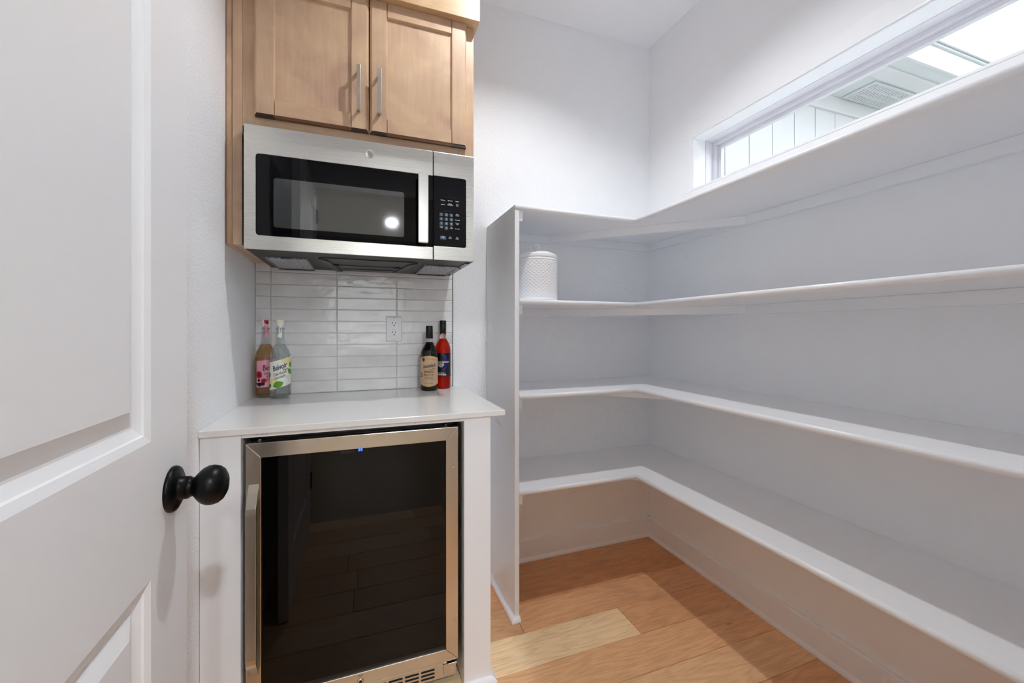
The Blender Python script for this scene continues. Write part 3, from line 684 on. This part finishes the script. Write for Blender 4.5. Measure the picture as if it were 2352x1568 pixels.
# ------------------------------------------------------------------ wine cooler
wc = thing('wine_cooler', (.003, 1.58, 0), 'built-in wine cooler with smoked glass door in a steel frame', 'wine cooler')
CY = 1.30; CX0, CX1, CZ0, CZ1 = -.2905, .2962, .0896, .8306
link('cabinet_body', MB().box(CX0+.004, CX1-.004, CY+.046, 1.86, .030, .838), 'black', wc, .002)
link('gasket', MB().box(CX0+.008, CX1-.008, CY+.036, CY+.046, CZ0+.008, CZ1-.004), 'gasket', wc)
IX0, IX1, IZ0, IZ1 = -.2530, .2565, .1272, .7892
cd = link('door', MB().box(IX0-.004, IX1+.004, CY+.005, CY+.030, IZ0-.004, IZ1+.004), 'cooler_glass', wc); cd['label'] = 'smoked dark glass door'
def frame_piece(nm, quad, m):
    """mitred bar: quad = outer a, outer b, inner b, inner a in xz"""
    oa, ob, ib, ia = quad
    e = .0022
    cx, cz = sum(p[0] for p in quad)/4, sum(p[1] for p in quad)/4
    def Pt(p, y): return (p[0], y, p[1])
    front = [(p[0]*(1)+0, p[1]) for p in quad]
    v = [Pt(p, CY+.036) for p in quad] + [Pt(p, CY) for p in quad]
    return link(nm, MB().add(v, [(0, 1, 2, 3), (7, 6, 5, 4), (0, 1, 5, 4), (1, 2, 6, 5), (2, 3, 7, 6), (3, 0, 4, 7)]), m, cd, .0014)
A, B, C_, D = (CX0, CZ1), (CX1, CZ1), (CX1, CZ0), (CX0, CZ0)
a, b_, c, d = (IX0, IZ1), (IX1, IZ1), (IX1, IZ0), (IX0, IZ0)
frame_piece('frame_rail', (A, B, b_, a), 'steel_warm'); frame_piece('frame_rail', (D, C_, c, d), 'steel_warm')
frame_piece('frame_stile', (A, D, d, a), 'steel_vert'); frame_piece('frame_stile', (B, C_, c, b_), 'steel_vert')
# strap handle
hx, hw, ht = -.2705, .0125, .006
pth = [(CY, .7195), (CY-.012, .704), (CY-.030, .676), (CY-.036, .664), (CY-.0385, .650), (CY-.0385, .265), (CY-.036, .252), (CY-.030, .240), (CY-.012, .212), (CY, .196)]
mb = MB(); vs = []
for i, (y, z) in enumerate(pth):
    p0, p1 = pth[max(i-1, 0)], pth[min(i+1, len(pth)-1)]
    dy, dz = p1[0]-p0[0], p1[1]-p0[1]; L = math.hypot(dy, dz); ny, nz = -dz/L, dy/L     # inward normal
    if ny < 0: ny, nz = -ny, -nz
    for sx, t in ((-1, 0), (1, 0), (1, 1), (-1, 1)): vs.append((hx+sx*hw, y+ny*ht*t, z+nz*ht*t))
n = len(pth)
mb.add(vs, [(i*4+k, i*4+(k+1) % 4, (i+1)*4+(k+1) % 4, (i+1)*4+k) for i in range(n-1) for k in range(4)] + [(0, 1, 2, 3), tuple((n-1)*4+k for k in range(4))])
ch = link('handle', mb, 'steel_vert', cd, .0012); ch['label'] = 'long bent steel strap handle'
for z in (.7017, .2148): link('screw', MB().lathe([(.0042, 0), (.0040, -.0012), (.0025, -.0022), (.0, -.0024)], (.2811, CY, z), 'y', 18), 'screw', cd)
mb = MB()
for x in (.02*i-.24 for i in range(25)): pass
link('dot_band', MB().box(IX0, IX1, CY+.0044, CY+.005, IZ0, IZ0+.012), 'dark_plastic', cd)
mb = MB(); flat_text(mb, '38', .0115, .0018, .7845, CY+.0046, bold=.0004, spacing=1.15); link('display', mb, 'led', cd)
mb = MB(); flat_text(mb, 'EDGESTAR', .0075, -.033, .7808, CY+.0046, spacing=1.05); link('brand_lettering', mb, 'brandgrey', cd)
lk = link('lock', MB().lathe([(.0098, 0), (.0098, -.0012), (.0085, -.0022), (.0045, -.0022), (.0042, -.0008), (.0, -.0008)], (.0024, CY, .1005), 'y', 24), 'screw', cd)
link('keyhole', MB().box(.0012, .0036, CY-.0024, CY-.0007, .0965, .1045), 'slot', lk)
mb = MB(); flat_text(mb, 'UNLOCK\nLOCK', .0040, .0024, .1185, CY-.0003); link('lock_lettering', mb, 'brandgrey', cd)
gr = link('kick_grille', MB().box(CX0+.004, .2895, CY+.014, CY+.020, .030, .0785), 'steel_warm', wc, .0008)
for i in range(11):
    x1 = .2231-.0491*i; x0 = x1-.0425
    if x0 < CX0+.01: break
    for z in (.0640, .0522, .0404): link('vent_slot', MB().prism(rrect(x0, x1, z-.0026, z+.0026, .0025, 4), 'y', CY+.0133, CY+.0145), 'slot', gr)
hb = link('hinge_bracket', MB().box(.2500, .2900, CY+.008, CY+.014, .0450, .0755), 'steel_warm', wc, .0008)
for x, z in ((.256, .050), (.2835, .054)): link('screw', MB().lathe([(.0032, 0), (.0030, -.001), (.0, -.0016)], (x, CY+.008, z), 'y', 14), 'screw', hb)
link('hinge_pin', MB().box(.262, .292, CY-.004, CY+.03, .0775, .0835), 'screw', wc, .0015)
for x in (-.262, .262): link('leveling_foot', MB().lathe([(.014, 0), (.014, .008), (.006, .01), (.006, .031)], (x, CY+.08, 0), n=16), 'black', wc)
for x in (-.262, .262): link('top_hinge_bolt', MB().lathe([(.006, 0), (.006, .004), (.0, .005)], (x, CY+.03, CZ1), n=14), 'screw', wc)

# ------------------------------------------------------------------ corner shelving
YS, XS, XP, XPL = 1.5134, 1.1368, .5891, .5703
shv = thing('corner_shelving', (1.05, 1.7, 0), 'white painted four-level corner pantry shelving with end panel', 'shelving')
ZSH = [1.6116, 1.2418, .8649, .4861]; TS = .0185
ep = link('end_panel', MB().box(XPL, XP, YS+.002, YB-.001, 0, ZSH[0]-.0003), 'trim', shv, .0012)
link('shoe_molding', shoe_path(MB(), [(XPL, 1.875), (XPL, YS+.002), (XP+.001, YS+.002)]), 'trim', ep, .0006)
rN = TS/2; prof = [(rN*math.cos(R(90-180*k/8))*.95, TS/2+rN*math.sin(R(90-180*k/8))) for k in range(9)]
def shelf_mesh(run, x0, zb):
    e = .006; xe, ye = XS+e, YS+e; y0 = YF+.001; mb = MB()
    if run == 'back':
        A_, B_, Cc, Dd = (x0, ye), (xe, ye), (XR-.0008, YB-.0008), (x0, YB-.0008)
        st = lambda o: ((x0, ye-o), (xe-o, ye-o))
    else:
        A_, B_, Cc, Dd = (xe, y0), (xe, ye), (XR-.0008, YB-.0008), (XR-.0008, y0)
        st = lambda o: ((xe-o, y0), (xe-o, ye-o))
    V = []
    for o, z in prof: p, q = st(o); V += [(*p, zb+z), (*q, zb+z)]
    nP = len(prof); base = len(V)
    V += [(*Dd, zb+TS), (*Cc, zb+TS), (*Dd, zb), (*Cc, zb)]
    F = []; SM = []
    for k in range(nP-1): F.append((2*k, 2*k+1, 2*k+3, 2*k+2)); SM.append(True)
    t0, t1, b0, b1 = 0, 1, 2*(nP-1), 2*(nP-1)+1
    for f in ((t0, t1, base+1, base), (b0, b1, base+3, base+2), (base, base+1, base+3, base+2)): F.append(f); SM.append(False)
    F.append(tuple([2*k for k in range(nP)] + [base+2, base])); SM.append(False)
    F.append(tuple([2*k+1 for k in range(nP)] + [base+3, base+1])); SM.append(False)
    for f, s_ in zip(F, SM): mb.f.append(f); mb.mi.append(0); mb.sm.append(s_)
    mb.v = V
    return mb
for i, zb in enumerate(ZSH):
    x0 = XPL+.0005 if i == 0 else XP+.0003
    for run in ('back', 'right'):
        link('shelf_board', shelf_mesh(run, x0, zb), 'trim', shv)
    hC, tC = .0385, .019
    link('wall_cleat', MB().box(XP+.020, XR-.001, YB-tC, YB-.001, zb-hC, zb-.0003), 'trim', shv, .001)
    link('wall_cleat', MB().box(XR-tC, XR-.001, YF+.002, YB-tC-.001, zb-hC, zb-.0003), 'trim', shv, .001)
    link('panel_cleat', MB().box(XP+.0003, XP+.0190, YS+.014, YB-.001, zb-.0400, zb-.0003), 'trim', shv, .0022)
    # diagonal brace across the inner corner, front face from the back wall to the window wall
    x_a, y_b = .8735, 1.2485; t = .019; s2 = t*math.sqrt(2)
    pts = [(x_a+tC, YB-tC-.0005), (XR-tC-.0005, y_b+tC), (XR-tC-.0005, y_b+tC+s2), (x_a+tC+s2, YB-tC-.0005)]
    link('corner_brace', MB().prism(pts, 'z', zb-.0355, zb-.0003), 'trim', shv, .0008)

# ------------------------------------------------------------------ canister on the second shelf
cx, cy, cz = .722, 1.648, ZSH[1]+TS+.0003
cn = thing('canister', (cx, cy, cz), 'white ceramic basket-weave canister with knobbed lid on the shelf', 'canister')
def weave():
    mb = MB(); nu, nv = 240, 96; r0 = .0875; h0, h1 = .014, .172
    vs = []
    for j in range(nv+1):
        v = j/nv; z = h0+(h1-h0)*v; row = v*22
        fade = min(1, v/.03, (1-v)/.03)
        for i in range(nu):
            u = i/nu*30
            d = .0017*abs(math.sin(math.pi*row))**.7 * (0.5+0.5*math.cos(2*math.pi*(u+.5*math.floor(row)))) * fade
            a = 2*math.pi*i/nu; vs.append((cx+(r0+d)*math.cos(a), cy+(r0+d)*math.sin(a), cz+z))
    fs = [(j*nu+i, j*nu+(i+1) % nu, (j+1)*nu+(i+1) % nu, (j+1)*nu+i) for j in range(nv) for i in range(nu)]
    mb.add(vs, fs, 0, True)
    mb.lathe([(.082, 0), (.0885, .001), (.0895, .005), (.0885, .010), (.0875, .0142)], (cx, cy, cz), n=80)
    mb.lathe([(.0875, .1715), (.0885, .174), (.0885, .182), (.080, .182)], (cx, cy, cz), n=80)
    return mb
link('body', weave(), 'ceramic', cn)
ld_ = link('lid', MB().lathe([(.080, .1822), (.0888, .1822), (.0896, .186), (.0894, .198), (.0880, .2005), (.0835, .2015), (.0815, .203), (.074, .2085), (.058, .2155), (.036, .2205), (.016, .2225), (.0, .223)], (cx, cy, cz), n=80), 'ceramic', cn)
link('knob', MB().lathe([(.008, .2215), (.0085, .2250), (.0125, .2285), (.0160, .2340), (.0170, .2400), (.0158, .2465), (.0118, .2525), (.006, .2556), (.0, .2564)], (cx, cy, cz), n=40), 'ceramic', ld_)

# ------------------------------------------------------------------ bottles
class Wrap:
    """prints laid round a bottle: s = arc length (positive to the viewer's right), h = height above the base"""
    def __init__(s, x, y, z, r, turn=0): s.c = (x, y, z); s.r = r; s.p = math.atan2(-y, -x) + R(turn)
    def pt(s, a, h, lift=0, r=None):
        rr = (r or s.r); ang = s.p + a/rr; return (s.c[0]+(rr+lift)*math.cos(ang), s.c[1]+(rr+lift)*math.sin(ang), s.c[2]+h)
    def patch(s, mb, left, right, bot, top, lift, mi=0, n=28, r=None):
        """left/right arc limits; bot/top functions of s"""
        vs = []; 
        for i in range(n+1):
            a = left+(right-left)*i/n; vs += [s.pt(a, bot(a), lift, r), s.pt(a, top(a), lift, r)]
        mb.add(vs, [(2*i, 2*i+2, 2*i+3, 2*i+1) for i in range(n)], mi, True)
    def blob(s, mb, a, h, ra, rh, lift, mi=0, n=14, rot=0, wob=0, leaf=False):
        vs = [s.pt(a, h, lift)]; K = 4 if max(ra, rh) > .004 else 1; q = R(rot)
        for ring_no in range(1, K+1):
            for k in range(n):
                t = 2*math.pi*k/n; m = (1+wob*math.sin(5*t+a*900))*ring_no/K
                px, pz = ra*m*math.cos(t), rh*m*math.sin(t)
                if leaf: pz *= abs(math.sin(t))**.7
                vs.append(s.pt(a+px*math.cos(q)-pz*math.sin(q), h+px*math.sin(q)+pz*math.cos(q), lift))
        mb.add(vs, [(0, 1+k, 1+(k+1) % n) for k in range(n)] + [(1+g*n+k, 1+g*n+(k+1) % n, 1+(g+1)*n+(k+1) % n, 1+(g+1)*n+k) for g in range(K-1) for k in range(n)], mi)
    def text(s, mb, t, size, a, h, lift, mi=0, rot=0, r=None, sx=1.0, **kw):
        v, f = text_mesh(t, size, **kw); v = [(p[0]*sx, p[1]) for p in v]; q = R(rot)
        mb.add([s.pt(a+p[0]*math.cos(q)-p[1]*math.sin(q), h+p[0]*math.sin(q)+p[1]*math.cos(q), lift, r) for p in v], f, mi)

ZB = ZCT+.0003
def soda_bottle(x, y, label, liquid, pink):
    t = thing('soda_bottle', (x, y, ZB), label, 'bottle'); c = (x, y, ZB); r = .0375
    out = [(.028, .002), (.033, 0), (.0365, .004), (r, .010), (r, .148), (.0366, .160), (.0335, .174), (.0270, .190), (.0195, .204), (.0162, .213), (.0152, .222), (.0132, .262), (.0130, .276), (.0128, .2855), (.010, .2855)]
    inn = [(.0125-.002, .2855), (.0108, .262), (.0130, .222), (.0140, .212), (.0172, .2025), (.0247, .1885), (.0312, .173), (.0343, .160), (.0352, .148), (.0352, .014), (.0325, .009), (.0, .008)]
    link('glass', MB().lathe([(.0, .003)]+out[:-1]+inn, c, n=48), 'glass_thin', t)
    link('liquid', MB().lathe([(.0, .0076), (.0326, .0086), (.0355, .0138), (.0355, .148), (.0346, .160), (.0315, .173), (.0250, .1887), (.0175, .2028), (.0160, .206), (.0, .206)], c, n=48), liquid, t)
    link('neck_ring', MB().lathe([(.0130, .2635), (.0152, .2645), (.0152, .2675), (.0130, .2685)], c, n=32, loop=True), 'glass_clear', t)
    link('cap', MB().lathe([(.0136, .2745), (.0142, .2752), (.0142, .300), (.0134, .3018), (.0, .3018)], c, n=32), 'white_plastic', t)
    w = Wrap(x, y, ZB, r, 0); mb = MB(); half = .046
    sl = .27
    lo, hi = (lambda a: .0445+sl*a), (lambda a: .1490+sl*a)
    if pink: w.patch(mb, -.034, .050, lambda a: .0415+.02*a, lambda a: .1450+.10*a, .0003)
    else: w.patch(mb, -half, half+.002, lo, hi, .0003)
    lab = link('label', mb, 'lab_pink' if pink else 'lab_white', t)
    mb = MB()
    if pink:
        mats = ['ink', 'red', 'darkred', 'cap_black']
        w.text(mb, 'Belvoir', .030, .0160, .1175, .0008, 0, rot=9, sx=.66, shear=.3, bold=.0003)
        w.text(mb, 'Elderflower', .0135, .0150, .0955, .0008, 0, rot=9, sx=.72, shear=.3)
        w.text(mb, '& Rose', .0135, .0150, .0835, .0008, 0, rot=9, sx=.72, shear=.3)
        w.text(mb, 'Lemonade', .0135, .0150, .0725, .0008, 0, rot=9, sx=.72, shear=.3)
        w.blob(mb, -.0235, .089, .0115, .0145, .0006, 1, wob=.08); w.blob(mb, -.0235, .090, .006, .008, .0009, 2, wob=.12)
        w.blob(mb, -.006, .0665, .0100, .0090, .0006, 1, wob=.1); w.blob(mb, -.006, .067, .005, .0045, .0009, 2, wob=.1)
        for a, h, s_ in ((-.024, .068, .0052), (-.010, .0545, .0075), (-.0215, .0520, .0085), (-.031, .055, .004)): w.blob(mb, a, h, s_, s_*.9, .0007, 3)
    else:
        mats = ['ink', 'yellow', 'pale_yellow', 'green', 'dkgreen']
        for a, h, rr_ in ((.016, .146, .012), (.026, .149, .012), (.034, .146, .010), (.022, .138, .010), (.031, .137, .009)): w.blob(mb, a, h, rr_, rr_*.62, .0005, 2, wob=.12)
        rnd = random.Random(3)
        for _ in range(70):
            a = rnd.uniform(.008, .042); h = rnd.uniform(.128, .155)
            if h < hi(a)-.001: w.blob(mb, a, h, .0011, .0011, .0007, 1, 6)
        for a, h, rr_ in ((-.034, .072, .012), (-.026, .065, .013), (-.018, .072, .011), (-.036, .060, .010)): w.blob(mb, a, h, rr_, rr_*.7, .0005, 2, wob=.12)
        for _ in range(80):
            a = rnd.uniform(-.044, -.008); h = rnd.uniform(.052, .080)
            if h > lo(a)+.002: w.blob(mb, a, h, .0011, .0011, .0007, 1, 6)
        w.blob(mb, -.008, .0555, .019, .0125, .0009, 3, 24, 22, leaf=True); w.blob(mb, -.041, .050, .009, .007, .0009, 4, 18, 70, leaf=True)
        w.blob(mb, -.042, .090, .011, .006, .0009, 4, 18, 80, leaf=True)
        w.blob(mb, .040, .1280, .012, .008, .0009, 3, 24, 75, leaf=True); w.blob(mb, .0365, .1030, .013, .009, .0009, 3, 24, -60, leaf=True)
        w.text(mb, 'Belvoir', .0270, -.0035, .1205, .0012, 0, rot=19, sx=.66, shear=.35, bold=.0004)
        w.text(mb, 'Farm', .0125, .0175, .1120, .0012, 0, rot=19, sx=.78, shear=.3, bold=.0001)
        w.text(mb, 'Elderflower', .0150, -.001, .0975, .0012, 0, rot=19, sx=.70, shear=.4)
        w.text(mb, 'Lemonade', .0150, -.004, .0830, .0012, 0, rot=19, sx=.68, shear=.4)
        ring_ = [(.0295+.0058*math.cos(R(20*k)), .0820+.0058*math.sin(R(20*k))) for k in range(19)]
        for p, q in zip(ring_[:-1], ring_[1:]): w.blob(mb, (p[0]+q[0])/2, (p[1]+q[1])/2, .0009, .0006, .0010, 4, 5)
    link('label_print', mb, mats, lab)
    wn_ = Wrap(x, y, ZB, .0148, 10 if pink else -6); mb = MB()
    rad = lambda h: .0150 if h > .262 else .0150
    wn_.patch(mb, -.0078, .0078, lambda a: .232-.1*a, lambda a: .300, .0003, n=8)
    ns = link('neck_label', mb, 'lab_pink' if pink else 'lab_white', t); mb = MB()
    wn_.text(mb, 'Hand Picked\nFlowers', .0078, -.0014, .2600, .0008, 0, rot=90, sx=.8, shear=.3)
    if pink: wn_.patch(mb, -.0078, .0078, lambda a: .288, lambda a: .300, .0006, 1, n=8); wn_.blob(mb, .002, .289, .005, .005, .0009, 2)
    else: wn_.patch(mb, -.0078, .0078, lambda a: .289, lambda a: .2995, .0006, 1, n=8)
    link('neck_print', mb, ['ink', 'red' if pink else 'pale_yellow', 'cap_black'], ns)
    return t
soda_bottle(-.2867, 1.803, 'clear lemonade bottle with white, yellow and green label', 'liquid_clear', False)
soda_bottle(-.3455, 1.8545, 'amber-pink lemonade bottle with pink rose label, half hidden in the corner', 'liquid_pink', True)

# espresso cocktail mixer
x, y, r = .2850, 1.815, .0372
eb = thing('mixer_bottle', (x, y, ZB), 'dark espresso cocktail mixer bottle with tan label', 'bottle'); c = (x, y, ZB)
link('glass', MB().lathe([(.030, .001), (.0345, 0), (.0368, .004), (r, .010), (r, .150), (.0362, .163), (.0325, .176), (.0255, .189), (.0190, .199), (.0165, .206), (.0160, .2085), (.0, .2085)], c, n=48), 'coffee', eb)
link('neck', MB().lathe([(.0161, .2085), (.0155, .2245), (.0, .2245)], c, n=32), 'glass_thin', eb)
link('cap', MB().lathe([(.0158, .2245), (.0150, .254), (.0150, .2585), (.0154, .2615), (.0148, .2655), (.0146, .2775), (.0136, .279), (.0, .279)], c, n=36), 'cap_black', eb)
w = Wrap(x, y, ZB, r, -4); half = .050
top = lambda a: .1395+.009*math.cos(min(1.57, abs(a)/.046*1.57)); bot = lambda a: .0300-.010*math.cos(min(1.57, abs(a)/.046*1.57))
mb = MB(); w.patch(mb, -half, half, lambda a: bot(a)-.0016, lambda a: top(a)+.0016, .0003, 1); w.patch(mb, -half, half, bot, top, .0005, 0)
lab = link('label', mb, ['lab_tan', 'gold'], eb); mb = MB()
w.text(mb, 'bootblack', .0215, .0020, .1075, .0010, 0, rot=8, sx=.70, shear=.4, bold=.0003, spacing=.92)
w.text(mb, 'brand', .0085, .0225, .0955, .0010, 0, shear=.3)
w.text(mb, 'ESPRESSO', .0125, .001, .0815, .0010, 0, sx=.74, bold=.0003, spacing=1.12)
w.text(mb, 'MARTINI', .0115, .001, .0690, .0010, 0, sx=.74, bold=.0002, spacing=1.35)
w.text(mb, 'Cocktail Mixer', .0100, .001, .0555, .0010, 0, sx=.72)
w.text(mb, 'craft cocktail and coffee mixers', .0044, .0, .0480, .0010, 0); w.text(mb, '25.4 fl oz 750ml', .0058, .0, .0335, .0010, 0)
w.text(mb, 'shaken over ice with espresso', .0040, .010, .1360, .0010, 0, rot=-6)
w.patch(mb, -.026, .026, lambda a: .0622, lambda a: .0627, .0010, 0); w.patch(mb, -.028, .028, lambda a: .0893, lambda a: .0898, .0010, 0)
w.patch(mb, -.002, .022, lambda a: .0915+.15*abs(a-.008), lambda a: .0925+.15*abs(a-.008), .0010, 0)
w.blob(mb, -.0240, .1345, .0095, .0110, .0008, 1); w.blob(mb, -.0240, .1345, .0068, .0078, .0010, 2, wob=.15)
w.blob(mb, -.0370, .0680, .0085, .0105, .0008, 3); w.blob(mb, -.0370, .0680, .0026, .0030, .0012, 4)
link('label_print', mb, ['ink', 'gold', 'darkred', 'redbadge', 'lab_white'], lab)

# rose wine bottle
x, y, r = .3520, 1.8555, .0342
wb = thing('wine_bottle', (x, y, ZB), 'red rose wine bottle with black label and black cap', 'bottle'); c = (x, y, ZB)
link('glass', MB().lathe([(.022, .006), (.027, .001), (.0315, 0), (.0335, .004), (r, .010), (r, .168), (.0335, .180), (.0300, .195), (.0235, .208), (.0175, .217), (.0150, .2225), (.0, .2225)], c, n=48), 'liquid_red', wb)
link('neck', MB().lathe([(.0150, .2225), (.0140, .230), (.0138, .2455), (.0, .2455)], c, n=32), 'wine_neck', wb)
link('cap', MB().lathe([(.0146, .2455), (.0146, .283), (.0139, .2845), (.0146, .286), (.0146, .301), (.0136, .3035), (.0, .3035)], c, n=36), 'cap_black', wb)
w = Wrap(x, y, ZB, r, 8); mb = MB(); w.patch(mb, -.047, .047, lambda a: .056, lambda a: .159, .0003)
lab = link('label', mb, 'lab_black', wb); mb = MB()
arc = [(-.012+.0265*math.cos(R(a)), .117+.0345*math.sin(R(a))) for a in range(-75, 100, 5)]
for p, q in zip(arc[:-1], arc[1:]):
    dx, dz = q[0]-p[0], q[1]-p[1]; L = math.hypot(dx, dz); ox_, oz_ = -dz/L*.0020, dx/L*.0020
    mb.add([w.pt(p[0]+ox_, p[1]+oz_, .0006), w.pt(p[0]-ox_, p[1]-oz_, .0006), w.pt(q[0]-ox_, q[1]-oz_, .0006), w.pt(q[0]+ox_, q[1]+oz_, .0006)], [(0, 1, 2, 3)], 1)
w.text(mb, 'ALI DIANA', .0108, -.002, .1190, .0010, 0, bold=.0002); w.text(mb, 'ALCOHOL\nREMOVED\nWINE', .0062, -.014, .1045, .0010, 0, bold=.0002)
w.text(mb, 'CALIFORNIA', .0058, -.014, .0705, .0010, 0, bold=.0001); w.text(mb, 'ZINFANDEL', .0078, -.010, .0630, .0010, 0, bold=.0003)
link('label_print', mb, ['ink_white', 'blue'], lab)
